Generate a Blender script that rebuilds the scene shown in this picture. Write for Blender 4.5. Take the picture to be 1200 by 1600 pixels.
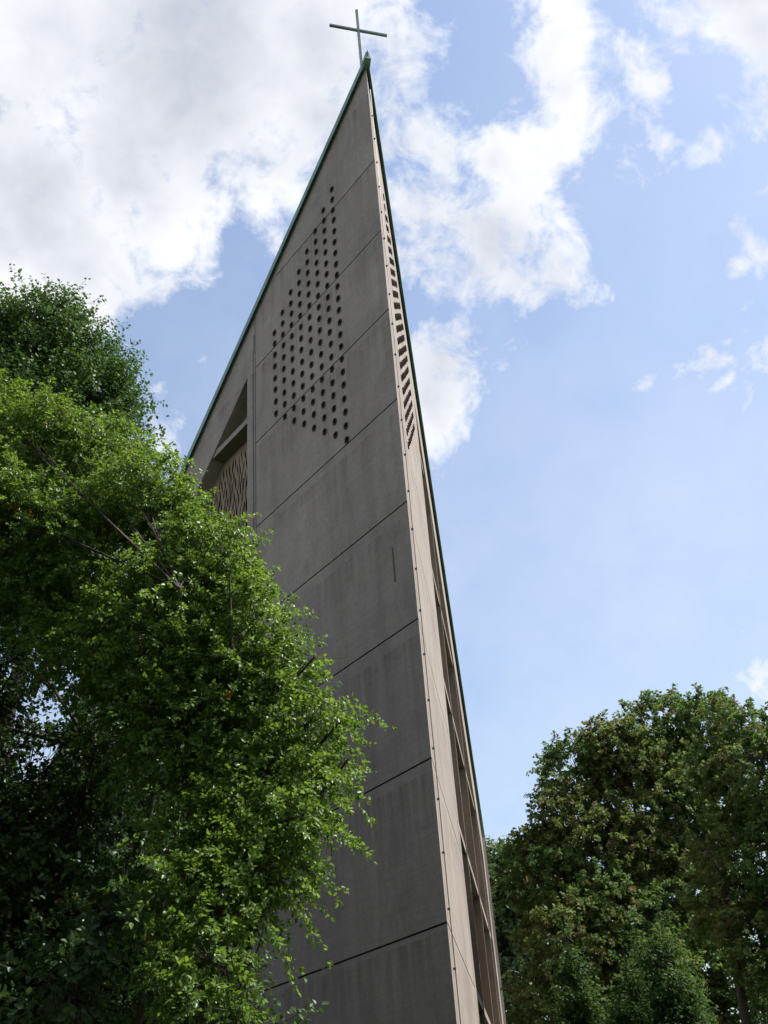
import bpy, bmesh, math, random
import numpy as np
from mathutils import Vector, Matrix, geometry
for o in list(bpy.data.objects): bpy.data.objects.remove(o)
scene = bpy.context.scene
COL = scene.collection
R = math.radians

# ------------------------------------------------------------------ camera
cam_d = bpy.data.cameras.new('camera'); cam = bpy.data.objects.new('camera', cam_d); COL.objects.link(cam)
M3 = Matrix(((0.9967552, 0.08049268, 0.0), (0.04397257, -0.54452015, -0.83759431), (-0.06742021, 0.83487648, -0.54629276)))
cam.matrix_world = Matrix.Translation((0, 0, 1.6)) @ M3.to_4x4()
cam_d.sensor_fit = 'VERTICAL'; cam_d.sensor_height = 36; cam_d.sensor_width = 27
cam_d.lens = 36 * 1734 / 1600
cam_d.clip_start = 0.1; cam_d.clip_end = 5000
scene.camera = cam

# ------------------------------------------------------------------ light
SUN_AZ, SUN_EL = 79.0, 56.0
scene.view_settings.view_transform = 'Standard'; scene.view_settings.look = 'None'
scene.view_settings.gamma = 1; scene.view_settings.exposure = 0.5
sun_d = bpy.data.lights.new('sun', 'SUN'); sun = bpy.data.objects.new('sun', sun_d); COL.objects.link(sun)
sun_d.energy = 5.0; sun_d.angle = R(0.5); sun_d.color = (1, 0.97, 0.91)
sd = Vector((math.sin(R(SUN_AZ)) * math.cos(R(SUN_EL)), math.cos(R(SUN_AZ)) * math.cos(R(SUN_EL)), math.sin(R(SUN_EL))))
sun.rotation_euler = sd.to_track_quat('Z', 'Y').to_euler(); sun.location = sd * 80

BLOBS = [ (-0.244,0.523,0.817,0.110), (-0.136,0.545,0.827,0.115), (-0.036,0.544,0.838,0.076), (-0.174,0.608,0.774,0.088), (-0.274,0.612,0.742,0.096), (-0.259,0.662,0.703,0.058), (-0.218,0.672,0.708,0.040), (-0.121,0.612,0.781,0.050), (-0.073,0.622,0.779,0.045), (-0.061,0.652,0.756,0.027), (-0.027,0.598,0.801,0.058), (0.032,0.557,0.830,0.051), (0.074,0.554,0.829,0.024), (0.027,0.583,0.812,0.023), (-0.014,0.636,0.772,0.032), (-0.090,0.588,0.804,0.062), (-0.173,0.665,0.727,0.030), (0.045,0.620,0.783,0.038), (0.044,0.655,0.755,0.033), (0.079,0.629,0.773,0.043), (0.122,0.643,0.756,0.037), (0.152,0.662,0.734,0.045), (0.108,0.683,0.722,0.059), (0.060,0.663,0.746,0.050), (0.170,0.629,0.758,0.035), (0.185,0.589,0.787,0.030), (0.183,0.563,0.806,0.024), (0.203,0.544,0.814,0.027), (0.151,0.693,0.705,0.033), (0.123,0.710,0.693,0.025), (0.133,0.733,0.668,0.012), (0.041,0.691,0.722,0.029), (0.084,0.703,0.706,0.031), (0.238,0.589,0.772,0.025), (0.242,0.610,0.754,0.016), (0.238,0.565,0.790,0.017), (0.068,0.756,0.651,0.027), (0.046,0.774,0.631,0.026), (0.035,0.792,0.610,0.016), (0.083,0.749,0.658,0.012), (0.328,0.541,0.775,0.042), (0.330,0.579,0.746,0.035), (0.304,0.599,0.740,0.019), (0.266,0.534,0.803,0.019), (0.295,0.541,0.788,0.020), (0.283,0.559,0.779,0.010), (0.163,0.534,0.830,0.014), (0.321,0.507,0.800,0.055), (0.319,0.658,0.682,0.018), (0.336,0.671,0.661,0.014), (0.277,0.742,0.610,0.015), (0.324,0.729,0.603,0.015), (0.341,0.722,0.602,0.018), (0.320,0.707,0.631,0.008), (0.320,0.867,0.383,0.007), (0.290,0.886,0.363,0.005), (0.326,0.876,0.354,0.011), (-0.196,0.751,0.630,0.017), (-0.176,0.780,0.600,0.018), (-0.162,0.769,0.619,0.011), (-0.134,0.731,0.669,0.011), (-0.219,0.708,0.672,0.015), (-0.232,0.691,0.684,0.021), (-0.259,0.693,0.673,0.032), (0.065,0.538,0.841,0.026), (-0.283,0.709,0.646,0.032), (0.302,0.685,0.663,0.003) ]
# the rest of the sky, outside this view, carries some cloud too
BLOBS += [(0.8,0.3,0.52,0.3), (-0.7,0.5,0.5,0.3), (0.1,-0.6,0.8,0.45), (0.7,-0.5,0.5,0.3), (-0.8,-0.4,0.45,0.35), (-0.3,-0.9,0.3,0.25)]
W = bpy.data.worlds.new('World'); scene.world = W; W.use_nodes = True
nt = W.node_tree; nt.nodes.clear()
def N(t, **kw):
    n = nt.nodes.new(t)
    for k, v in kw.items(): setattr(n, k, v)
    return n
def lk(a, b): nt.links.new(a, b)
def mth(op, a, b=None, c=None, clamp=False):
    n = N('ShaderNodeMath', operation=op, use_clamp=clamp)
    for i, v in enumerate((a, b, c)):
        if v is None: continue
        if isinstance(v, (int, float)): n.inputs[i].default_value = v
        else: lk(v, n.inputs[i])
    return n.outputs[0]
def vm(op, a, b):
    n = N('ShaderNodeVectorMath', operation=op)
    for i, v in enumerate((a, b)):
        if isinstance(v, (tuple, list)): n.inputs[i].default_value = v
        else: lk(v, n.inputs[i])
    return n
sky = N('ShaderNodeTexSky', sky_type='NISHITA'); sky.sun_disc = False
sky.sun_elevation = R(SUN_EL); sky.sun_rotation = R(SUN_AZ)
sky.air_density = 1.3; sky.dust_density = 1.5; sky.ozone_density = 4.5
tc = N('ShaderNodeTexCoord')
D = tc.outputs['Generated']
def noise(scale, detail, rough, off=(0,0,0), dist=0.0):
    a = vm('ADD', D, off)
    n = N('ShaderNodeTexNoise'); n.inputs['Scale'].default_value = scale; n.inputs['Detail'].default_value = detail
    n.inputs['Roughness'].default_value = rough; n.inputs['Distortion'].default_value = dist
    lk(a.outputs[0], n.inputs['Vector']); return n
wn = noise(6, 3, 0.55)
warp = vm('SCALE', vm('SUBTRACT', wn.outputs['Color'], (0.5, 0.5, 0.5)).outputs[0], (0, 0, 0)); warp.inputs['Scale'].default_value = 0.10
DW = vm('ADD', D, warp.outputs[0]).outputs[0]
field = None
for (x, y, z, r) in BLOBS:
    l = math.sqrt(x*x + y*y + z*z)
    d = vm('DISTANCE', DW, (x/l, y/l, z/l)).outputs['Value']
    v = mth('MULTIPLY_ADD', d, -1.0 / 0.055, r / 0.055)
    field = v if field is None else mth('SMOOTH_MAX', field, v, 0.3)
field = mth('MULTIPLY', mth('TANH', mth('MULTIPLY', mth('ADD', field, 0.20), 0.55)), 1.7)
n1 = noise(9, 10, 0.62, (3, 1, 7), 0.3).outputs['Fac']
n2 = noise(26, 8, 0.62, (9, 4, 2), 0.5).outputs['Fac']
f1 = mth('MULTIPLY_ADD', mth('SUBTRACT', n1, 0.5), 3.5, field)
f2 = mth('MULTIPLY_ADD', mth('SUBTRACT', n2, 0.5), 2.2, f1)
mr = N('ShaderNodeMapRange', interpolation_type='SMOOTHSTEP'); lk(f2, mr.inputs['Value'])
mr.inputs['From Min'].default_value = -0.30; mr.inputs['From Max'].default_value = 0.75
cov = mr.outputs[0]
# thin high veil, denser towards the horizon
vsep = N('ShaderNodeSeparateXYZ'); lk(D, vsep.inputs[0])
veil = mth('MULTIPLY', mth('SUBTRACT', noise(3.0, 6, 0.6, (5, 5, 5)).outputs['Fac'], 0.16, clamp=True), mth('MULTIPLY_ADD', vsep.outputs['Z'], -1.5, 1.50))
cov2 = mth('MAXIMUM', cov, veil)
# thick cloud turns light grey underneath
n3 = noise(4.2, 6, 0.55, (1, 8, 3), 0.2).outputs['Fac']
thick = mth('MULTIPLY_ADD', mth('SUBTRACT', n3, 0.5), 3.4, field)
mt = N('ShaderNodeMapRange', interpolation_type='SMOOTHSTEP'); lk(thick, mt.inputs['Value'])
mt.inputs['From Min'].default_value = 0.1; mt.inputs['From Max'].default_value = 1.8
fine = mth('MULTIPLY_ADD', mth('SUBTRACT', n2, 0.5), 0.5, mt.outputs[0], clamp=True)
cc = N('ShaderNodeMix', data_type='RGBA'); lk(fine, cc.inputs['Factor'])
CLOUD_WHITE = (5.6, 5.7, 5.9, 1); CLOUD_GREY = (3.0, 3.2, 3.8, 1)
cc.inputs['A'].default_value = CLOUD_WHITE; cc.inputs['B'].default_value = CLOUD_GREY
mx = N('ShaderNodeMix', data_type='RGBA'); lk(cov2, mx.inputs['Factor']); lk(sky.outputs[0], mx.inputs['A']); lk(cc.outputs['Result'], mx.inputs['B'])
bg = N('ShaderNodeBackground'); bg.inputs['Strength'].default_value = 0.13; lk(mx.outputs['Result'], bg.inputs['Color'])
wo = N('ShaderNodeOutputWorld'); lk(bg.outputs[0], wo.inputs['Surface'])

# ------------------------------------------------------------------ helpers
def tag(o, label=None, cat=None, group=None, kind=None):
    if label: o['label'] = label
    if cat: o['category'] = cat
    if group: o['group'] = group
    if kind: o['kind'] = kind
def empty(name, loc, label, cat, group=None):
    o = bpy.data.objects.new(name, None); COL.objects.link(o); o.location = loc; o.empty_display_size = 0.3
    tag(o, label, cat, group); return o
def link_mesh(name, verts, faces, mats, parent=None, idx=None, smooth=False):
    me = bpy.data.meshes.new(name); me.from_pydata([tuple(v) for v in verts], [], faces)
    for m in (mats if isinstance(mats, (list, tuple)) else [mats]): me.materials.append(m)
    if idx is not None: me.polygons.foreach_set('material_index', idx)
    if smooth: me.polygons.foreach_set('use_smooth', [True] * len(me.polygons))
    me.update(); o = bpy.data.objects.new(name, me); COL.objects.link(o)
    if parent:
        o.parent = parent
        o.location = -Vector(abs_loc(parent))
    return o
ABS = {}
def abs_loc(o):
    p = Vector((0, 0, 0))
    while o: p += Vector(o.location); o = o.parent
    return p
def fix(o): return o

def mat(name): 
    m = bpy.data.materials.new(name); m.use_nodes = True; return m, m.node_tree, m.node_tree.nodes['Principled BSDF']
def nnode(t, ty, **kw):
    n = t.nodes.new(ty)
    for k, v in kw.items():
        if k in n.inputs: n.inputs[k].default_value = v
        else: setattr(n, k, v)
    return n
def mapped(t, scale, rot=(0, 0, 0)):
    tcn = t.nodes.new('ShaderNodeTexCoord'); mp = t.nodes.new('ShaderNodeMapping')
    mp.inputs['Scale'].default_value = scale; mp.inputs['Rotation'].default_value = rot
    t.links.new(tcn.outputs['Object'], mp.inputs['Vector']); return mp.outputs[0]
def ramp(t, src, stops):
    r = t.nodes.new('ShaderNodeValToRGB'); t.links.new(src, r.inputs[0])
    el = r.color_ramp.elements
    while len(el) < len(stops): el.new(0.5)
    for e, (p, c) in zip(el, stops): e.position = p; e.color = (*c, 1)
    return r.outputs[0]
def mixc(t, a, b, fac, mode='MIX'):
    n = t.nodes.new('ShaderNodeMix'); n.data_type = 'RGBA'; n.blend_type = mode
    for v, s in ((a, 'A'), (b, 'B'), (fac, 'Factor')):
        if isinstance(v, (tuple, list)): n.inputs[s].default_value = (*v, 1)
        elif isinstance(v, (int, float)): n.inputs[s].default_value = v
        else: t.links.new(v, n.inputs[s])
    return n.outputs['Result']

def concrete(name, base, amt=1.0, streak=0.35):
    m, t, b = mat(name)
    big = nnode(t, 'ShaderNodeTexNoise', Scale=0.35, Detail=6, Roughness=0.6); t.links.new(mapped(t, (1, 1, 1)), big.inputs['Vector'])
    st = nnode(t, 'ShaderNodeTexNoise', Scale=1.0, Detail=6, Roughness=0.62); t.links.new(mapped(t, (2.3, 2.3, 0.10)), st.inputs['Vector'])
    gr = nnode(t, 'ShaderNodeTexNoise', Scale=38, Detail=4, Roughness=0.7); t.links.new(mapped(t, (1, 1, 1)), gr.inputs['Vector'])
    ho = nnode(t, 'ShaderNodeTexNoise', Scale=1.0, Detail=3, Roughness=0.5); t.links.new(mapped(t, (0.6, 0.6, 14)), ho.inputs['Vector'])
    c = ramp(t, big.outputs['Fac'], [(0.3, tuple(x * (1 - 0.13 * amt) for x in base)), (0.7, tuple(x * (1 + 0.10 * amt) for x in base))])
    c = mixc(t, c, ramp(t, st.outputs['Fac'], [(0.38, (0.72, 0.70, 0.68)), (0.55, (1, 1, 1)), (0.7, (1.12, 1.1, 1.06))]), streak, 'MULTIPLY')
    c = mixc(t, c, ramp(t, gr.outputs['Fac'], [(0.3, (0.72, 0.72, 0.72)), (0.6, (1.08, 1.08, 1.08))]), 0.5, 'MULTIPLY')
    c = mixc(t, c, ramp(t, ho.outputs['Fac'], [(0.35, (0.86, 0.86, 0.86)), (0.6, (1, 1, 1))]), 0.5, 'MULTIPLY')
    # patches, and dirt that runs down from each horizontal joint
    pa = nnode(t, 'ShaderNodeTexNoise', Scale=1.1, Detail=8, Roughness=0.68, Distortion=0.6); t.links.new(mapped(t, (1, 1, 0.6)), pa.inputs['Vector'])
    c = mixc(t, c, ramp(t, pa.outputs['Fac'], [(0.30, (0.66, 0.64, 0.63)), (0.50, (1, 1, 1)), (0.72, (1.13, 1.11, 1.08))]), 0.55 * amt, 'MULTIPLY')
    tc_ = t.nodes.new('ShaderNodeTexCoord'); sp_ = t.nodes.new('ShaderNodeSeparateXYZ'); t.links.new(tc_.outputs['Object'], sp_.inputs[0])
    def M(op, a_, b_=0.0, cl=False):
        n_ = t.nodes.new('ShaderNodeMath'); n_.operation = op; n_.use_clamp = cl
        for i_, v_ in enumerate((a_, b_)):
            if isinstance(v_, (int, float)): n_.inputs[i_].default_value = v_
            else: t.links.new(v_, n_.inputs[i_])
        return n_.outputs[0]
    fr = M('FRACT', M('DIVIDE', M('SUBTRACT', sp_.outputs['Z'], 3.1), 2.868))
    run = nnode(t, 'ShaderNodeTexNoise', Scale=1.0, Detail=5, Roughness=0.65); t.links.new(mapped(t, (5.5, 5.5, 0.12)), run.inputs['Vector'])
    rm = M('MULTIPLY', M('POWER', fr, 3.0), M('MULTIPLY', M('SUBTRACT', run.outputs['Fac'], 0.42, True), 4.0), True)
    c = mixc(t, c, (0.55, 0.53, 0.52), M('MULTIPLY', rm, 0.75 * amt, True), 'MULTIPLY')
    fi = nnode(t, 'ShaderNodeTexNoise', Scale=9, Detail=7, Roughness=0.75); t.links.new(mapped(t, (1, 1, 1)), fi.inputs['Vector'])
    c = mixc(t, c, ramp(t, fi.outputs['Fac'], [(0.35, (0.80, 0.79, 0.78)), (0.6, (1.06, 1.06, 1.05))]), 0.6, 'MULTIPLY')
    t.links.new(c, b.inputs['Base Color']); b.inputs['Roughness'].default_value = 0.88
    b.inputs['Specular IOR Level'].default_value = 0.25
    bp = nnode(t, 'ShaderNodeBump', Strength=0.35, Distance=0.02); t.links.new(gr.outputs['Fac'], bp.inputs['Height']); t.links.new(bp.outputs[0], b.inputs['Normal'])
    return m
def plain(name, col, rough=0.6, metal=0.0, var=0.2, scale=3.0):
    m, t, b = mat(name)
    n = nnode(t, 'ShaderNodeTexNoise', Scale=scale, Detail=5, Roughness=0.6); t.links.new(mapped(t, (1, 1, 1)), n.inputs['Vector'])
    t.links.new(ramp(t, n.outputs['Fac'], [(0.3, tuple(x * (1 - var) for x in col)), (0.7, tuple(x * (1 + var) for x in col))]), b.inputs['Base Color'])
    b.inputs['Roughness'].default_value = rough; b.inputs['Metallic'].default_value = metal
    return m
CONC = concrete('wall_concrete', (0.378, 0.322, 0.283))
SCREENC = concrete('screen_concrete', (0.34, 0.255, 0.18), 1.4, 0.2)
TRIM_SHADE = concrete('trim_shaded_concrete', (0.22, 0.185, 0.15), 0.5, 0.2)  # recess shade put into the colour of beam and mullion sides
JAMBM = concrete('jamb_concrete', (0.26, 0.255, 0.262), 0.5, 0.2)
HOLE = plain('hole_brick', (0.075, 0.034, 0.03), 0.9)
CLAY = plain('clay_tube', (0.085, 0.047, 0.040), 0.85)
GROOVE = plain('joint_dark', (0.05, 0.047, 0.047), 0.9)
DARK = plain('dark_glass', (0.02, 0.02, 0.022), 0.3)
COPPER = plain('copper_patina', (0.20, 0.33, 0.29), 0.6, 0.0, 0.3, 1.6)
COPDARK = plain('copper_roof', (0.09, 0.17, 0.15), 0.6, 0.0, 0.3, 0.8)
STEEL = plain('weathered_steel', (0.17, 0.21, 0.20), 0.45, 0.5, 0.25, 4)
WIRE = plain('grey_wire', (0.06, 0.06, 0.055), 0.5, 0.3)
RUST = plain('rust', (0.12, 0.085, 0.075), 0.85)

def box_bm(bm, x0, x1, y0, y1, z0, z1):
    vs = [bm.verts.new(p) for p in ((x0,y0,z0),(x1,y0,z0),(x1,y1,z0),(x0,y1,z0),(x0,y0,z1),(x1,y0,z1),(x1,y1,z1),(x0,y1,z1))]
    for f in ((0,3,2,1),(4,5,6,7),(0,1,5,4),(1,2,6,5),(2,3,7,6),(3,0,4,7)): bm.faces.new([vs[i] for i in f])

# ------------------------------------------------------------------ ground
def ground():
    m, t, b = mat('lawn')
    n = nnode(t, 'ShaderNodeTexNoise', Scale=0.25, Detail=8, Roughness=0.7); t.links.new(mapped(t, (1, 1, 1)), n.inputs['Vector'])
    t.links.new(ramp(t, n.outputs['Fac'], [(0.3, (0.018, 0.028, 0.010)), (0.6, (0.032, 0.046, 0.016)), (0.8, (0.048, 0.044, 0.028))]), b.inputs['Base Color'])
    b.inputs['Roughness'].default_value = 0.95
    k = 24; S = 1500.0; vs = []; fs = []
    g = [math.copysign(abs(i / k) ** 2.5 * S, i) for i in range(-k, k + 1)]
    for y in g:
        for x in g:
            d = math.hypot(x, y); vs.append((x, y, 0 if d < 80 else -0.0 + 0.004 * (d - 80) * math.sin(x * .01) * math.cos(y * .013) * .3))
    n_ = len(g)
    for j in range(n_ - 1):
        for i in range(n_ - 1): a = j * n_ + i; fs.append((a, a + 1, a + 1 + n_, a + n_))
    o = link_mesh('ground', vs, fs, m); tag(o, kind='structure')
ground()

# ------------------------------------------------------------------ church
E0 = Vector((0.5166, 19.9933, 0))
A1, A2 = R(-38.493), R(5.702)
D1 = Vector((math.sin(A1), math.cos(A1), 0)); D2 = Vector((math.sin(A2), math.cos(A2), 0))
# outward normals (D1 wall faces the west side, D2 wall the east side)
N1 = Vector((-D1.y, D1.x, 0)); N2 = Vector((D2.y, -D2.x, 0))
HALF = (A2 - A1) / 2; COT = 1 / math.tan(HALF)
AX = Vector((math.sin((A1 + A2) / 2), math.cos((A1 + A2) / 2), 0)); PERP = Vector((AX.y, -AX.x, 0))
U_END = 22.0
U_OPEN_END = 20.7
def roofz(u): return 30.28 - 0.745 * u
def innerz(u): return 28.45 - 0.755 * u
JOINTS = [26.04, 23.31, 20.54, 17.73, 14.88, 12.02, 9.07, 6.09, 3.1]
BEAMZ = [21.72, 17.6, 14.1, 10.08, 6.2]
HOLE0, HP, VP = 2.03, 0.46, 0.4276

church = empty('church', E0, 'tall wedge-shaped concrete church with green copper roof edge and thin cross on top', 'church')
def side(d, n):
    """maps wall coordinates (u along, z up, depth inward) to the world"""
    return lambda u, z, dep: Vector((E0.x, E0.y, 0)) + d * u + Vector((0, 0, z)) - n * dep

def inpoly(pts, x, y):
    c = False; j = len(pts) - 1
    for i in range(len(pts)):
        xi, yi = pts[i]; xj, yj = pts[j]
        if (yi > y) != (yj > y) and x < (xj - xi) * (y - yi) / (yj - yi) + xi: c = not c
        j = i
    return c

def plate(name, S, loops, classify, levels, mats, matof, thick, parent, flip):
    """loops: closed outlines in (u, z); classify(u, z) -> code; levels[code] = depth (None = open)"""
    co = []; ed = []
    for lp in loops:
        b = len(co); co += [Vector(p) for p in lp]
        ed += [(b + i, b + (i + 1) % len(lp)) for i in range(len(lp))]
    vs, es, fs, _, _, _ = geometry.delaunay_2d_cdt(co, ed, [], 0, 1e-5)
    V = []; Fc = []; MI = []; cache = {}
    def vert(i, dep):
        k = (i, round(dep, 4))
        if k not in cache:
            u, z = vs[i]
            if u < 1e-3 and dep > 0: u = dep * COT
            cache[k] = len(V); V.append(S(u, z, dep))
        return cache[k]
    codes = []
    edges = {}
    for fi, f in enumerate(fs):
        cx = sum(vs[i][0] for i in f) / 3; cy = sum(vs[i][1] for i in f) / 3
        c = classify(cx, cy); codes.append(c)
        for a, b2 in zip(f, (*f[1:], f[0])): edges.setdefault((min(a, b2), max(a, b2)), []).append((fi, a, b2))
        if levels[c] is None: continue
        idx = [vert(i, levels[c]) for i in f]
        Fc.append(tuple(idx[::-1] if flip else idx)); MI.append(matof[c])
    for (a, b), uses in edges.items():
        lv = []
        for (fi, p, q) in uses: lv.append((levels[codes[fi]] if levels[codes[fi]] is not None else thick, codes[fi], p, q))
        if len(lv) == 1:
            if lv[0][1] is None or levels[lv[0][1]] is None: continue
            if vs[a][0] < 1e-3 and vs[b][0] < 1e-3: continue
            lv.append((thick, lv[0][1], lv[0][3], lv[0][2]))
        if abs(lv[0][0] - lv[1][0]) < 1e-6: continue
        hi, lo = (lv[0], lv[1]) if lv[0][0] < lv[1][0] else (lv[1], lv[0])
        if levels[hi[1]] is None: continue
        p, q = hi[2], hi[3]
        quad = [vert(p, hi[0]), vert(p, lo[0]), vert(q, lo[0]), vert(q, hi[0])]
        if len(set(quad)) < 4: continue
        Fc.append(tuple(quad if not flip else quad[::-1]))
        m = matof[lo[1]] if (levels[lo[1]] is not None and lo[1] != hi[1]) else matof[hi[1]]
        MI.append(m)
    o = link_mesh(name, V, Fc, mats, parent, MI)
    return o

_hr = random.Random(3)
HOLES = [(HOLE0 + HP * k + _hr.uniform(-.012, .012), 26.83 - VP * j + _hr.uniform(-.012, .012)) for k in range(8) for j in range(k, 22 - k)]
def hexa(u, z, r): return [(u + r * 0.92 * math.cos(R(a + 30)), z + r * 1.08 * math.sin(R(a + 30))) for a in range(0, 360, 60)]
HR = 0.099
def bm_obj(name, bm, m, parent, bevel=0):
    me = bpy.data.meshes.new(name); bmesh.ops.recalc_face_normals(bm, faces=bm.faces); bm.to_mesh(me); bm.free(); me.materials.append(m)
    o = bpy.data.objects.new(name, me); COL.objects.link(o)
    if parent: o.parent = parent; o.location = -abs_loc(parent)
    return o
def obox(bm, c, ax, ay, az, hx, hy, hz):
    vs = []
    for sz in (-1, 1):
        for sx, sy in ((-1, -1), (1, -1), (1, 1), (-1, 1)): vs.append(bm.verts.new(c + ax * hx * sx + ay * hy * sy + az * hz * sz))
    for f in ((0,3,2,1),(4,5,6,7),(0,1,5,4),(1,2,6,5),(2,3,7,6),(3,0,4,7)): bm.faces.new([vs[i] for i in f])
def rims(S, wall):
    # short red-brown clay tubes set in the holes, standing 3 cm proud of the wall
    V = []; F = []
    for (u, z) in HOLES:
        rings = [(HR + 0.003, 0.004), (HR + 0.003, -0.026), (HR - 0.012, -0.026), (HR - 0.012, 0.18)]
        b = len(V)
        for rr, dep in rings: V += [S(a, c, dep) for a, c in hexa(u, z, rr)]
        for q in range(3):
            for j in range(6): F.append((b + q*6 + j, b + q*6 + (j+1) % 6, b + q*6 + 6 + (j+1) % 6, b + q*6 + 6 + j))
    me = bpy.data.meshes.new('rims'); me.from_pydata([tuple(v) for v in V], [], F); me.update()
    bm = bmesh.new(); bm.from_mesh(me); bmesh.ops.recalc_face_normals(bm, faces=bm.faces)
    for f in bm.faces: f.material_index = 3
    bm.from_mesh(wall.data); bm.to_mesh(wall.data); bm.free(); wall.data.materials.append(CLAY)
def build_side(d, n, flip, u_open, jamb):
    S = side(d, n)
    top = lambda u: roofz(u) - 0.02
    outline = [(0, 0), (U_END, 0), (U_END, top(U_END)), (0, top(0))]
    opening = [(u_open, 2.4), (U_OPEN_END, 2.4), (U_OPEN_END, innerz(U_OPEN_END)), (u_open, innerz(u_open))]
    UJ = 6.37; gw = 0.017
    loops = [outline, opening]
    for z in JOINTS:
        um = min(UJ, (30.0 - z) / 0.745 - 0.15)
        loops.append([(0, z - gw), (um, z - gw), (um, z + gw), (0, z + gw)])
    loops.append([(UJ - 0.012, 2.4), (UJ + 0.012, 2.4), (UJ + 0.012, 25.3), (UJ - 0.012, 25.3)])
    hs = [hexa(u, z, HR) for u, z in HOLES]
    loops += hs
    def cl(u, z):
        if not inpoly(outline, u, z): return 0
        if inpoly(opening, u, z): return 0
        if u < 5.6 and z > 17.5:
            for hu, hz in HOLES:
                if abs(hu - u) < 0.13 and abs(hz - z) < 0.13 and inpoly(hexa(hu, hz, HR), u, z): return 3
        if u < UJ:
            for jz in JOINTS:
                if abs(z - jz) < gw and u < min(UJ, (30.0 - jz) / 0.745 - 0.15): return 2
        if abs(u - UJ) < 0.012 and 2.4 < z < 25.3: return 2
        return 1
    wall = plate('wall', S, loops, cl, {0: None, 1: 0.0, 2: 0.045, 3: 0.20}, [CONC, GROOVE, HOLE], {0: 0, 1: 0, 2: 1, 3: 2}, 1.1, church, flip)
    rims(S, wall)
    # jamb strip beside the opening, beams and fins of the grille, perforated screens behind
    def prism(name, pts, d0, d1, m, label=None):
        V = [S(u, z, d0) for u, z in pts] + [S(u, z, d1) for u, z in pts]; k = len(pts)
        F = [tuple(range(k)), tuple(range(2 * k - 1, k - 1, -1))] + [(i, i + k, (i + 1) % k + k, (i + 1) % k) for i in range(k)]
        if flip: F = [f[::-1] for f in F]
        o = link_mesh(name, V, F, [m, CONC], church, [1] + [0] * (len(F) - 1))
        bm = bmesh.new(); bm.from_mesh(o.data); bmesh.ops.recalc_face_normals(bm, faces=bm.faces); bm.to_mesh(o.data); bm.free()
        return o
    if jamb:
        zt = 23.9
        prism('jamb', [(UJ + 0.10, 2.4), (u_open + 0.03, 2.4), (u_open + 0.03, zt - 0.45), (UJ + 0.24, zt), (UJ + 0.10, zt + 0.62), (UJ + 0.04, zt + 0.75), (UJ + 0.04, zt + 0.2), (UJ + 0.10, zt)], -0.035, 0.10, JAMBM)
    for z in BEAMZ:
        ue = min(U_OPEN_END, (28.45 - z) / 0.755)
        ua = min(U_OPEN_END, (28.45 - (z - 0.07)) / 0.755)
        prism('beam', [(u_open + 0.045, z - 0.07), (ua - 0.004, z - 0.07), (min(ue, (28.45 - (z + 0.12)) / 0.755) - 0.004, z + 0.12), (u_open + 0.045, z + 0.12)], 0.045, 0.53, TRIM_SHADE)
    FIN = [9.95, 14.6, 19.2]
    zs = [2.4] + BEAMZ[::-1]
    for u in FIN:
        lv = [2.4] + [z for z in BEAMZ[::-1] if z < innerz(u) - 0.3] + [innerz(u)]
        ztop = innerz(u + 0.06) - 0.004
        prism('mullion', [(u - 0.05, 2.405), (u + 0.05, 2.405), (u + 0.05, ztop), (u - 0.05, innerz(u - 0.05) - 0.004)], 0.02, 0.52, TRIM_SHADE)
    # one perforated screen per storey of the opening
    rnd = random.Random(5 if flip else 6)
    levs = [2.4] + BEAMZ[::-1] + [None]
    for i in range(len(levs) - 1):
        z0 = levs[i] + (0.13 if i else 0); z1 = (levs[i + 1] - 0.08) if levs[i + 1] else 99
        u0 = u_open + 0.03
        ut = lambda z: min((U_OPEN_END - 0.03), (28.43 - z) / 0.755)
        poly = [(u0, z0), (ut(z0), z0)] + ([(ut(z1), z1), (u0, z1)] if z1 < 99 else [(u0, 28.43 - 0.755 * u0)])
        lens = []; row = 0; z = z0 + 0.22
        zmax = z1 if z1 < 99 else innerz(u0)
        while z < zmax - 0.1:
            u = u0 + 0.12 + (0.092 if row % 2 else 0)
            while u < min(ut(z), 20 if flip else 13):
                jz = z + rnd.uniform(-0.05, 0.05); ju = u + rnd.uniform(-0.03, 0.03)
                h = rnd.uniform(0.20, 0.33); w = rnd.uniform(0.026, 0.05); tl = rnd.uniform(-0.045, 0.045)
                lp = [(ju + tl, jz + h), (ju + w + tl * .3, jz + h * .25), (ju + w * .8 - tl * .4, jz - h * .4), (ju - tl, jz - h), (ju - w - tl * .3, jz - h * .3), (ju - w * .8 + tl * .4, jz + h * .35)]
                if all(inpoly(poly, a, b) for a, b in [(p[0] + sx * .03, p[1] + sz * .03) for p in lp for sx in (-1, 1) for sz in (-1, 1)]): lens.append(lp)
                u += 0.185
            z += 0.36; row += 1
        cells = {}
        for lp in lens:
            cu = sum(p[0] for p in lp) / 6; cz = sum(p[1] for p in lp) / 6
            cells.setdefault((int(cu), int(cz)), []).append(lp)
        def cl2(u, z):
            if not inpoly(poly, u, z): return 0
            for a in (-1, 0, 1):
                for b in (-1, 0, 1):
                    for lp in cells.get((int(u) + a, int(z) + b), ()):
                        if abs(lp[0][0] - u) < 0.3 and inpoly(lp, u, z): return 3
            return 1
        S2 = (lambda SS: (lambda u, z, dep: SS(u, z, dep + 0.45)))(S)
        plate('screen', S2, [poly] + lens, cl2, {0: None, 1: 0.0, 3: 0.10}, [SCREENC, DARK], {0: 0, 1: 0, 3: 1}, 0.12, church, flip)
    # copper edge of the roof
    pr = []
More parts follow.
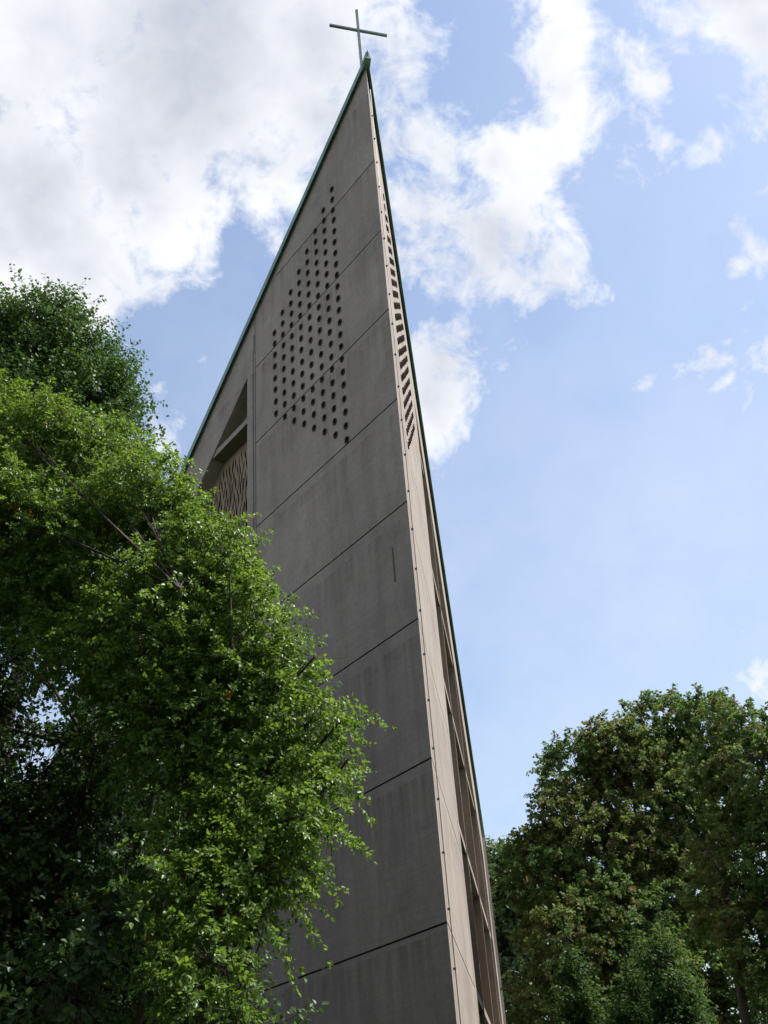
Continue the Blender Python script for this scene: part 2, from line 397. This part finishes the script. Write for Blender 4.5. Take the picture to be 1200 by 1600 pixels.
    for u, sx in ((-0.02, 0), (U_END + 0.12, 1)):
        for dep, dz in ((-0.11, -0.05), (-0.11, 0.20), (-0.05, 0.23), (0.5, 0.20), (0.5, -0.05)):
            uu = u + (dep * COT if u < 0 else 0)
            pr.append(S(uu, roofz(u) + dz, dep))
    F = [(0, 1, 2, 3, 4), (9, 8, 7, 6, 5)] + [(i, i + 5, (i + 1) % 5 + 5, (i + 1) % 5) for i in range(5)]
    o = link_mesh('roof_edge', pr, F, COPPER, church)
    bm = bmesh.new(); bm.from_mesh(o.data); bmesh.ops.recalc_face_normals(bm, faces=bm.faces); bm.to_mesh(o.data); bm.free()
    return S, prism
S1, P1 = build_side(D1, N1, True, 6.75, True)
S2_, P2 = build_side(D2, N2, False, 6.98, False)
# roof slab between the two edges
def roof():
    a = 0.35
    pts = []
    for dz in (0.17, -0.02):
        pts += [S1(a * COT, roofz(a * COT) + dz - 0.01, a), S2_(a * COT, roofz(a * COT) + dz - 0.01, a), S2_(U_END, roofz(U_END) + dz - 0.01, a), S1(U_END, roofz(U_END) + dz - 0.01, a)]
    F = [(0, 1, 2, 3), (7, 6, 5, 4), (0, 4, 5, 1), (1, 5, 6, 2), (2, 6, 7, 3), (3, 7, 4, 0)]
    link_mesh('roof', pts, F, COPDARK, church)
    A = S1(U_END, 0, 0); B = S2_(U_END, 0, 0)
    z = roofz(U_END) - 0.03; n = (B - A).normalized(); k = Vector((-n.y, n.x, 0))
    V = [A + n * .02, B - n * .02, B - n * .02 + Vector((0, 0, z)), A + n * .02 + Vector((0, 0, z))]
    V += [v + k * (-0.3) for v in V]
    o = link_mesh('rear_wall', V, [(0, 1, 2, 3), (7, 6, 5, 4), (0, 4, 5, 1), (1, 5, 6, 2), (2, 6, 7, 3), (3, 7, 4, 0)], CONC, church)
roof()
UP = Vector((0, 0, 1))
# copper cap on the peak
bm = bmesh.new(); c = E0 + AX * 0.16
vs = [bm.verts.new(c + PERP * x + AX * y + UP * z) for x, y, z in ((-.09,-.44,30.14),(.09,-.44,30.14),(.22,.5,30.0),(-.22,.5,30.0),(-.05,-.43,30.44),(.05,-.43,30.44),(.07,.3,30.44),(-.07,.3,30.44))]
for f in ((0,3,2,1),(4,5,6,7),(0,1,5,4),(1,2,6,5),(2,3,7,6),(3,0,4,7)): bm.faces.new([vs[i] for i in f])
bm_obj('peak_cap', bm, COPPER, church)
# cross
cross = bpy.data.objects.new('cross', None); COL.objects.link(cross); cross.parent = church
cp = E0 + AX * 0.40; cross.location = cp + UP * 30.3 - E0
bm = bmesh.new(); obox(bm, cp + UP * (30.2 + 33.55) / 2, PERP, AX, UP, 0.034, 0.034, (33.55 - 30.2) / 2); bm_obj('upright', bm, STEEL, cross)
bm = bmesh.new(); obox(bm, cp + UP * 32.49 - AX * 0.002, PERP, AX, UP, 0.90, 0.037, 0.034); bm_obj('crossbar', bm, STEEL, cross)
# lightning conductor down the sunny side of the front corner, with its clips
def tube(bm, pts, r, k=6):
    rings = []
    for i, p in enumerate(pts):
        t = (pts[min(i + 1, len(pts) - 1)] - pts[max(i - 1, 0)]).normalized()
        a = t.orthogonal().normalized(); b = t.cross(a)
        rr = r if not isinstance(r, list) else r[i]
        rings.append([bm.verts.new(p + (a * math.cos(2*math.pi*j/k) + b * math.sin(2*math.pi*j/k)) * rr) for j in range(k)])
    for r0, r1 in zip(rings, rings[1:]):
        for j in range(k):
            bm.faces.new((r0[j], r0[(j+1) % k], r1[(j+1) % k], r1[j]))
    return rings
bm = bmesh.new(); tube(bm, [S2_(0.40 + 0.012 * math.sin(z * 1.7), z, -0.035) for z in np.linspace(0.2, 29.6, 60)], 0.009)
lc = bm_obj('lightning_conductor', bm, WIRE, church)
for i in range(28):
    z = 1.4 + i * 1.0
    bm = bmesh.new(); obox(bm, S2_(0.40, z, -0.02), D2, N2, UP, 0.018, 0.028, 0.018); bm_obj('clip', bm, WIRE, lc)
bm = bmesh.new(); obox(bm, S1(0.63, 13.6, 0.0), D1, N1, UP, 0.009, 0.02, 0.42); bm_obj('rusty_rod', bm, RUST, church)

# ------------------------------------------------------------------ trees
def leafmat(name, stops, gloss=0.35, transl=0.45, spec=0.5):
    m = bpy.data.materials.new(name); m.use_nodes = True; t = m.node_tree; b = t.nodes['Principled BSDF']; outn = t.nodes['Material Output']
    at = t.nodes.new('ShaderNodeAttribute'); at.attribute_name = 'tint'
    c = ramp(t, at.outputs['Fac'], stops)
    t.links.new(c, b.inputs['Base Color']); b.inputs['Roughness'].default_value = gloss; b.inputs['Specular IOR Level'].default_value = spec
    tr = t.nodes.new('ShaderNodeBsdfTranslucent')
    h = t.nodes.new('ShaderNodeHueSaturation'); h.inputs['Value'].default_value = 1.25; h.inputs['Saturation'].default_value = 1.15; h.inputs['Hue'].default_value = 0.485
    t.links.new(c, h.inputs['Color']); t.links.new(h.outputs[0], tr.inputs['Color'])
    mx_ = t.nodes.new('ShaderNodeMixShader'); mx_.inputs[0].default_value = transl
    t.links.new(b.outputs[0], mx_.inputs[1]); t.links.new(tr.outputs[0], mx_.inputs[2]); t.links.new(mx_.outputs[0], outn.inputs['Surface'])
    return m
def barkmat(name, col):
    m, t, b = mat(name)
    n = nnode(t, 'ShaderNodeTexNoise', Scale=6, Detail=6, Roughness=0.7); t.links.new(mapped(t, (1, 1, 0.25)), n.inputs['Vector'])
    t.links.new(ramp(t, n.outputs['Fac'], [(0.35, tuple(x * .55 for x in col)), (0.65, tuple(x * 1.3 for x in col))]), b.inputs['Base Color']); b.inputs['Roughness'].default_value = 0.9
    bp = nnode(t, 'ShaderNodeBump', Strength=0.6, Distance=0.03); t.links.new(n.outputs['Fac'], bp.inputs['Height']); t.links.new(bp.outputs[0], b.inputs['Normal'])
    return m
BARK = barkmat('bark', (0.055, 0.046, 0.036))

def norm(a): return a / np.maximum(np.linalg.norm(a, axis=1, keepdims=True), 1e-9)
def make_tree(name, label, cat, base, lobes, leafm, seed, per_m2, leaf, spray_len, leaves_per, group=None, inner=0.45,
              trunk_r=0.16, stems=None, upward=0.35, droop=0.25, shape='ovate', warm=0.02, lobe_tint=0.12, jitter=0.12, holes=()):
    rng = np.random.default_rng(seed); rnd = random.Random(seed)
    root = empty(name, base, label, cat, group)
    lob = np.array(lobes, float)
    lob[:, 3] = np.maximum(lob[:, 3] - 0.55 * spray_len, 0.3 * lob[:, 3])
    # spray start points: through each lobe, mostly in its outer part
    P = []; O = []; LT = []
    ctr_all = lob[:, :3].mean(0)
    for li, (x, y, z, r) in enumerate(lob):
        n = int(per_m2 * 4 * math.pi * r * r)
        dirs = norm(rng.normal(size=(n, 3)))
        rad = r * (inner + (1 - inner) * rng.random(n) ** 0.55)
        # uneven surface: low-frequency bulges
        k1 = rng.normal(size=(5, 3)) * 2.2; ph = rng.random(5) * 6.28
        bul = np.sin(dirs @ k1.T + ph).sum(1) / 5
        rad = rad * (1 + jitter * 2.0 * bul)
        keep = bul > -0.62 + 0.25 * rng.random(n)
        p = np.array([x, y, z]) + dirs * rad[:, None]
        dd = np.linalg.norm(p[:, None, :] - lob[None, :, :3], axis=2) / lob[None, :, 3]
        deep = (dd < 0.5).sum(1) > 0
        keep &= ~(deep & (rng.random(n) < 0.6))
        for (hx, hy, hz, hr) in holes: keep &= np.linalg.norm(p - np.array([hx, hy, hz]), axis=1) > hr
        keep &= p[:, 2] > 0.5
        p = p[keep]; dk = dirs[keep]
        P.append(p); O.append(dk); LT.append(np.full(len(p), rng.uniform(-lobe_tint, lobe_tint)) + 0.10 * bul[keep])
    P = np.concatenate(P); O = np.concatenate(O); LT = np.concatenate(LT)
    ns = len(P)
    dirn = norm(O * 0.9 + rng.normal(size=(ns, 3)) * 0.55 + np.array([0, 0, upward]))
    L = spray_len * (0.5 + rng.random(ns))
    # leaves
    n = ns * leaves_per
    sp = np.repeat(np.arange(ns), leaves_per)
    tt = (rng.random(n) * 0.95 + 0.05)
    bend = np.zeros((n, 3)); bend[:, 2] = -droop * tt ** 2 * L[sp]
    base_p = P[sp] + dirn[sp] * (tt * L[sp])[:, None] + bend
    side_v = norm(np.cross(dirn[sp], rng.normal(size=(n, 3))))
    ldir = norm(side_v * 0.9 + dirn[sp] * 0.5 + np.array([0, 0, -0.35]) + rng.normal(size=(n, 3)) * 0.25)
    nr = norm(rng.normal(size=(n, 3)) * 0.55 + np.array([0, 0, 0.75]) + O[sp] * 0.45)
    wv = norm(np.cross(ldir, nr)); nr = np.cross(wv, ldir)
    ls = leaf * (0.5 + 0.9 * rng.random(n)) 
    base_p = base_p + ldir * (0.35 * ls)[:, None]
    l_ = ls[:, None]
    if shape == 'ovate':
        prof = [(0, 0, 0), (0.30, 0.36, 0.10), (0.68, 0.27, 0.06), (1.05, 0, -0.10), (0.68, -0.27, 0.06), (0.30, -0.36, 0.10)]
        polys = [(0, 1, 2, 3), (0, 3, 4, 5)]
    elif shape == 'lobed':
        prof = [(0, 0, 0), (0.15, 0.42, 0.05), (0.55, 0.52, 0.0), (0.62, 0.2, 0.05), (1.0, 0.0, -0.12), (0.62, -0.2, 0.05), (0.55, -0.52, 0.0), (0.15, -0.42, 0.05)]
        polys = [(0, 1, 2, 3), (0, 3, 4, 5), (0, 5, 6, 7)]
    else:
        prof = [(0, 0, 0), (0.45, 0.33, 0.08), (1.0, 0, -0.08), (0.45, -0.33, 0.08)]
        polys = [(0, 1, 2), (0, 2, 3)]
    k = len(prof)
    V = np.stack([base_p + ldir * l_ * a + wv * l_ * b + nr * l_ * c for a, b, c in prof], 1).reshape(-1, 3)
    pf = np.array(polys); pl = pf.shape[1]
    F = (np.arange(n)[:, None, None] * k + pf[None]).reshape(-1, pl)
    me = bpy.data.meshes.new('crown')
    me.vertices.add(len(V)); me.vertices.foreach_set('co', (V - np.array(base)).astype(np.float32).ravel())
    me.loops.add(F.size); me.loops.foreach_set('vertex_index', F.astype(np.int32).ravel())
    me.polygons.add(len(F)); me.polygons.foreach_set('loop_start', (np.arange(len(F)) * pl).astype(np.int32))
    me.polygons.foreach_set('loop_total', np.full(len(F), pl, np.int32))
    at = me.attributes.new('tint', 'FLOAT', 'POINT')
    tint = np.clip(0.5 + LT[sp] + rng.normal(size=n) * 0.16 + (rng.random(ns)[sp] - 0.5) * 0.16, 0.02, 0.93)
    tint[(rng.random(ns) < warm)[sp] & (rng.random(n) < 0.6)] = 0.98
    at.data.foreach_set('value', np.repeat(tint, k).astype(np.float32))
    me.update(calc_edges=True); me.validate()
    me.materials.append(leafm)
    cr = bpy.data.objects.new('crown', me); COL.objects.link(cr); cr.parent = root
    # wood: trunk(s), limbs to every lobe, twigs to a share of the sprays
    bx, by, bz = base
    stems = stems or [(0, 0)]
    zc = lob[:, 2].max(); zl = lob[:, 2].min()
    bm = bmesh.new(); bl = bmesh.new(); stem_pts = []
    for (sx, sy) in stems:
        top = Vector((ctr_all[0] + sx * 0.9, ctr_all[1] + sy * 0.9, zl + (zc - zl) * 0.5)); st = Vector((bx + sx, by + sy, -0.1)); pts = []
        for i in range(11):
            f_ = i / 10; p = st.lerp(top, f_) + Vector((rnd.uniform(-1, 1), rnd.uniform(-1, 1), 0)) * 0.10 * f_ * (1 + zc * 0.03); pts.append(p)
        r0 = trunk_r / (len(stems) ** 0.4)
        tube(bm, pts, [r0 * (1.35 if i == 0 else 1) * (1 - 0.09 * i) for i in range(11)], 9); stem_pts.append(pts)
    lobe_nodes = []
    for (x, y, z, r) in lob:
        c = Vector((x, y, z)); best = None
        for pts in stem_pts:
            for i in range(2, 11):
                q = pts[i]
                if q.z < c.z - 0.25 * math.hypot(q.x - c.x, q.y - c.y) or i == 2:
                    dd_ = (q - c).length + (0 if q.z < c.z else 2)
                    if best is None or dd_ < best[0]: best = (dd_, q, i)
        q = best[1]; mid = q.lerp(c, 0.5) + Vector((rnd.uniform(-.2, .2), rnd.uniform(-.2, .2), rnd.uniform(0, .3))) * r
        rr = trunk_r * (0.36 - 0.025 * best[2])
        tip = c + (c - q).normalized() * r * 0.5
        tube(bl, [q, mid, c, tip], [rr, rr * .75, rr * .5, rr * .15], 6); lobe_nodes.append([mid, c, tip])
        for _ in range(9):
            dr = Vector(rng.normal(size=3)).normalized(); dr.z = abs(dr.z) * .7; e = c + dr * r * 0.9
            u_ = rnd.random(); s = q.lerp(mid, 0.5 + u_) if u_ < .5 else mid.lerp(c, u_ * 1.6 - .6); m2 = s.lerp(e, .5) + Vector(rng.normal(size=3)) * r * 0.08
            tube(bl, [s, m2, e], [rr * .28, rr * .18, rr * .06], 5)
    step = max(1, ns // 2600)
    for i in range(0, ns, step):
        a = Vector(P[i]); dv = Vector(dirn[i]); ll = float(L[i]) * 0.9
        back = a - Vector(O[i]) * min(0.3, spray_len)
        tube(bl, [back, a, a + dv * ll + Vector((0, 0, -droop * ll * .8))], [leaf * .10, leaf * .07, leaf * .03], 3)
    for nm, b_ in (('trunk', bm), ('limbs', bl)):
        me = bpy.data.meshes.new(nm); b_.to_mesh(me); b_.free(); me.materials.append(BARK)
        me.polygons.foreach_set('use_smooth', [True] * len(me.polygons))
        o = bpy.data.objects.new(nm, me); COL.objects.link(o); o.parent = root; o.location = -Vector(base)
    return n

FRONT = [ (-1.85, 9.42, 7.31, 0.64), (-1.62, 9.26, 6.88, 0.47), (-1.34, 9.0, 6.31, 0.51), (-0.99, 8.74, 5.65, 0.45), (-0.77, 8.57, 5.18, 0.43), (-0.5, 8.39, 5.08, 0.21), (-0.45, 8.29, 4.72, 0.22), (-0.67, 8.37, 4.61, 0.37), (-0.59, 8.18, 4.22, 0.24), (-0.9, 8.15, 4.21, 0.42), (-0.97, 7.94, 3.78, 0.32), (-1.12, 7.82, 3.5, 0.31), (-1.37, 7.88, 3.58, 0.41), (-1.49, 7.66, 3.13, 0.37), (-1.27, 7.59, 3.26, 0.24), (-2.55, 9.88, 8.5, 0.64), (-2.23, 9.95, 8.1, 0.53), (-2.87, 10.2, 9.14, 0.37), (-2.23, 9.44, 6.58, 0.9), (-1.88, 9.11, 5.38, 0.71), (-3.03, 10.05, 7.8, 0.87), (-3.76, 10.12, 8.07, 0.9), (-1.38, 9.1, 5.57, 0.71), (-3.48, 10.43, 9.55, 0.63), (-4.03, 10.45, 9.71, 0.76), (-4.61, 9.99, 8.56, 1.0), (-4.74, 10.48, 10.39, 0.56), (-1.12, 8.83, 4.92, 0.62), (-1.62, 9.16, 5.99, 0.62), (-1.67, 8.44, 4.31, 0.44), (-0.7, 8.57, 5.76, 0.15), (-3.06, 9.73, 6.66, 0.56), (-2.51, 9.47, 5.95, 0.41), (-1.63, 8.04, 3.73, 0.42), (-1.3, 8.3, 4.29, 0.43), (-1.43, 7.57, 2.96, 0.3), (-1.23, 7.6, 3.02, 0.19), (-1.08, 8.03, 3.91, 0.39), (-1.43, 7.36, 2.81, 0.29), (-1.72, 7.71, 3.24, 0.27), (-1.2, 7.4, 2.84, 0.25), (-1.34, 7.48, 3.16, 0.32) ]
BACK = [ (-6.35, 15.77, 16.48, 1.05), (-5.73, 16.0, 15.65, 1.15), (-6.93, 16.07, 16.31, 1.25), (-5.08, 15.7, 14.56, 0.92), (-6.44, 15.73, 14.0, 1.5), (-4.52, 15.56, 13.53, 0.66), (-5.31, 15.09, 12.47, 1.27), (-7.68, 15.73, 15.46, 1.71), (-7.13, 15.43, 12.35, 2.2), (-4.13, 15.46, 12.08, 0.73), (-5.14, 16.2, 16.08, 0.61), (-4.65, 15.83, 15.0, 0.58), (-6.11, 15.86, 16.87, 0.78), (-4.53, 15.87, 14.34, 0.57) ]
SHADE = [ (-4.63, 11.61, 7.72, 0.84), (-4.03, 11.3, 5.86, 0.84), (-3.37, 11.52, 6.24, 0.78), (-4.86, 11.52, 6.82, 0.67), (-2.97, 11.11, 5.04, 0.85), (-3.66, 10.9, 4.72, 1.04), (-2.74, 10.65, 4.0, 0.86), (-3.41, 10.46, 3.69, 0.98), (-4.57, 11.1, 5.36, 1.03), (-4.16, 10.18, 4.02, 0.93), (-2.27, 10.35, 4.24, 0.66), (-2.94, 10.18, 3.1, 0.88), (-2.1, 9.98, 3.41, 0.62), (-2.78, 10.64, 5.86, 0.71), (-1.7, 10.87, 3.47, 0.37), (-3.8, 11.91, 8.5, 0.86), (-2.34, 8.59, 3.73, 0.48), (-2.44, 8.35, 3.16, 0.53), (-2.25, 9.02, 4.28, 0.37), (-1.88, 8.08, 3.08, 0.32) ]
CHEST = [ (4.7, 29.63, 12.04, 1.08), (4.06, 29.12, 10.5, 1.09), (5.6, 29.47, 12.27, 1.08), (7.43, 30.3, 13.2, 1.24), (8.5, 30.02, 12.9, 1.27), (6.18, 29.36, 12.18, 1.05), (3.28, 28.61, 8.93, 1.14), (3.13, 28.63, 9.59, 0.74), (4.73, 29.02, 9.58, 1.67), (6.43, 29.92, 10.74, 1.92), (7.9, 30.18, 10.88, 1.61), (3.78, 27.84, 7.04, 1.33), (4.78, 28.4, 7.53, 1.61), (6.52, 29.28, 8.37, 1.52), (4.67, 27.71, 5.83, 1.71), (3.33, 27.8, 5.67, 1.4), (7.34, 31.66, 7.07, 1.81), (8.16, 31.46, 5.72, 1.97), (6.01, 30.62, 5.61, 1.55), (7.86, 32.87, 9.16, 1.52) ]
MAPLE = [ (6.89, 20.89, 9.31, 0.79), (6.69, 21.48, 9.77, 0.63), (6.21, 21.63, 8.99, 0.78), (7.06, 20.31, 8.19, 1.23), (6.5, 21.54, 8.67, 0.84), (6.27, 21.09, 7.17, 1.12), (7.0, 20.33, 6.66, 1.45), (5.61, 21.27, 6.22, 0.74), (6.09, 20.62, 5.49, 0.96), (6.8, 20.4, 5.07, 1.31) ]
PALE = [ (4.05, 59.86, 17.5, 1.7), (5.11, 58.78, 16.95, 1.74), (3.81, 57.87, 14.76, 2.28), (5.75, 57.71, 14.88, 1.96), (4.1, 57.85, 12.01, 2.58), (2.94, 60.93, 16.52, 2.06) ]
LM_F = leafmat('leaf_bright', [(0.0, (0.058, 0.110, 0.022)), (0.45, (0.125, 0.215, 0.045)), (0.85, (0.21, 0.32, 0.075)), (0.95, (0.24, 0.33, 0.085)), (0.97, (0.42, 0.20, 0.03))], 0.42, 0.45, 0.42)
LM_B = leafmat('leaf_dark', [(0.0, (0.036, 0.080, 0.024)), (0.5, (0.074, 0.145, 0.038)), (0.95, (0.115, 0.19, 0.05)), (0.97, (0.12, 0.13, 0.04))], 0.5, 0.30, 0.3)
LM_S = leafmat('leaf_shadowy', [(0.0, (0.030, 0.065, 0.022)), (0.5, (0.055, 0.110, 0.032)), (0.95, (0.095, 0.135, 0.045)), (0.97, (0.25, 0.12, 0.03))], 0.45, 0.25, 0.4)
LM_C = leafmat('leaf_autumn', [(0.0, (0.060, 0.120, 0.038)), (0.5, (0.112, 0.195, 0.055)), (0.76, (0.155, 0.20, 0.065)), (0.95, (0.18, 0.16, 0.07)), (0.97, (0.14, 0.11, 0.05))], 0.65, 0.44, 0.25)
LM_P = leafmat('leaf_pale', [(0.0, (0.06, 0.10, 0.035)), (0.5, (0.10, 0.15, 0.055)), (1.0, (0.15, 0.20, 0.08))], 0.5, 0.35, 0.3)
LM_Y = leafmat('leaf_young', [(0.0, (0.03, 0.065, 0.018)), (0.5, (0.055, 0.11, 0.03)), (1.0, (0.13, 0.18, 0.045))], 0.65, 0.40, 0.2)
cnt = []
cnt.append(make_tree('leafy_tree', 'bright green small-leaved tree in front of the church wall, nearest of all trees', 'tree', (-2.0, 10.0, 0), FRONT, LM_F, 11, 108, 0.034, 0.34, 44, trunk_r=0.11, upward=0.25, warm=0.0025, droop=0.35, stems=[(0, 0), (0.5, -0.2)]))
cnt.append(make_tree('dark_tree', 'tall dark green tree rising behind the bright tree at the upper left edge', 'tree', (-6.2, 15.6, 0), BACK, LM_B, 23, 44, 0.070, 0.55, 26, trunk_r=0.28, upward=0.7, shape='rhomb', warm=0.0, droop=0.1))
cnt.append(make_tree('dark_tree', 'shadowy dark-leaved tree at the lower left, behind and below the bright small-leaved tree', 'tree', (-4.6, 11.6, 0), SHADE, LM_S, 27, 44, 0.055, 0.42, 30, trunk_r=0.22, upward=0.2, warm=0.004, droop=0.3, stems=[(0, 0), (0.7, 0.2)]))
cnt.append(make_tree('chestnut_tree', 'large dark tree with browning leaf tufts to the right of the church', 'tree', (5.3, 29.2, 0), CHEST, LM_C, 31, 25, 0.076, 0.45, 34, trunk_r=0.30, stems=[(-0.5, 0), (0.5, 0.3), (0.1, -.5)], shape='lobed', warm=0.08, lobe_tint=0.24, droop=0.3))
cnt.append(make_tree('chestnut_tree', 'many-stemmed dark tree at the right edge of the picture, its bare trunks showing low down', 'tree', (6.6, 21.0, 0), MAPLE, LM_C, 37, 24, 0.062, 0.36, 32, trunk_r=0.32, stems=[(-1.1, 0), (-0.4, 0.3), (0.3, -.4), (0.9, .2)], shape='lobed', warm=0.05, lobe_tint=0.2, droop=0.3))
cnt.append(make_tree('pale_tree', 'distant pale green tree just past the lower right wall of the church', 'tree', (5.5, 60.0, 0), PALE, LM_P, 41, 10, 0.26, 0.9, 16, trunk_r=0.4, shape='rhomb', warm=0.0))
# unseen trees added to keep sky light off the lower left wall
cnt.append(make_tree('dark_tree', 'broad light-blocking tree, added out of view, further along the left wall of the church', 'tree', (-10.5, 12.0, 0), [(-10.5,12,11,3.6),(-9,13,8,3.0),(-11.5,9.5,8,3.4),(-9.5,9.8,13,3.0),(-11,13.5,14.5,3.0),(-10,11,5,3.4)], LM_B, 61, 4, 0.30, 0.9, 15, trunk_r=0.3, shape='rhomb', warm=0.0))
cnt.append(make_tree('dark_tree', 'broad light-blocking tree, added out of view, to the left of where the picture was taken', 'tree', (-7.5, 3.0, 0), [(-7.5,3,11,3.2),(-6.6,3.8,8,2.2),(-8.5,0.5,8,3.2),(-6.5,1,13.5,3.0),(-8.5,4.3,14,3.0),(-7.5,2,5.6,3.0),(-5,-2,9,3),(-4,-3,13,3)], LM_B, 62, 4, 0.30, 0.9, 15, trunk_r=0.3, shape='rhomb', warm=0.0))
for j, (x, y, h_, w) in enumerate([(-3.5, -8.5, 15, 'behind the spot the picture was taken from, nearest the middle'), (-13.0, -3.0, 16, 'far to the left behind the picture spot'), (6.5, -11.0, 14, 'to the right behind the picture spot')]):  # unseen trees behind the camera, added to dim the lower wall
    cnt.append(make_tree('dark_tree', 'tall light-blocking tree, added out of view, ' + w, 'tree', (x, y, 0), [(x, y, h_-4, 3.8), (x-2.5, y+1, h_-7, 3.4), (x+2.5, y+.6, h_-7.5, 3.4), (x, y-2, h_-6, 3.2), (x+.5, y+1.5, h_-9.5, 3.4), (x-3.5, y, h_-10.5, 2.6), (x+3.5, y, h_-10.5, 2.6)], LM_B, 70 + j, 1.6, 0.40, 1.1, 14, trunk_r=0.35, shape='rhomb', warm=0.0))
for j, (x, y, h_, w) in enumerate([(-14.5, 17.5, 15, 'beside the left wall of the church, nearest its middle'), (-19.5, 24.0, 16, 'beside the far end of the left wall of the church'), (-18.0, 10.0, 17, 'across the lawn from the left wall of the church')]):  # more unseen trees, added to close off open sky facing the wall
    cnt.append(make_tree('dark_tree', 'tall light-blocking tree, added out of view, ' + w, 'tree', (x, y, 0), [(x, y, h_-3.5, 3.4), (x-1.5, y+1.6, h_-6, 3.4), (x+1.2, y-1.8, h_-6.5, 3.4), (x, y-1, h_-9, 3.4), (x-1, y+2, h_-10.5, 3.4), (x+.5, y-2, h_-12, 3.0)], LM_B, 80 + j, 2.0, 0.40, 1.1, 15, trunk_r=0.35, shape='rhomb', warm=0.0))
cnt.append(make_tree('dark_tree', 'low dark shading tree added close to the foot of the left wall, behind the bright small-leaved tree', 'tree', (-3.6, 15.6, 0), [(-3.6, 15.6, 4.4, 1.5), (-2.6, 15.8, 3.6, 1.2), (-4.8, 15.4, 5.2, 1.7), (-4.0, 16.4, 6.0, 1.5), (-3.4, 14.6, 3.0, 1.5), (-5.4, 14.4, 4.0, 1.7), (-2.0, 16.6, 2.6, 1.2), (-1.6, 15.6, 2.4, 1.0)], LM_S, 90, 16, 0.085, 0.5, 24, trunk_r=0.18, warm=0.0))  # put in mainly to block sky and ground light at the wall foot
def conical(x, y, h, r, seed, label):
    rng = np.random.default_rng(seed); lobes = []
    k = 9
    for i in range(k):
        f_ = i / (k - 1); rr = r * (1 - f_) ** 0.75 + 0.14
        lobes.append((x + rng.uniform(-.12, .12) * r, y + rng.uniform(-.12, .12) * r, 0.8 + f_ * (h - 0.9), rr))
    return make_tree('young_tree', label, 'tree', (x, y, 0), lobes, LM_Y, seed, 260, 0.050, 0.28, 22, group='slim young trees before the dark trees', trunk_r=0.045, upward=1.1, shape='rhomb', warm=0.0, droop=0.0, jitter=0.1)
cnt.append(conical(1.93, 14.88, 4.75, 0.62, 51, 'slim pointed young tree nearest the church wall, leftmost of the young trees'))
cnt.append(conical(2.62, 15.35, 4.55, 0.55, 52, 'slim pointed young tree in the middle of the row of young trees'))
cnt.append(conical(3.02, 14.7, 4.85, 0.66, 53, 'tallest slim pointed young tree, rightmost of the row of young trees'))
print('leaves', cnt, 'objects', len(bpy.data.objects))
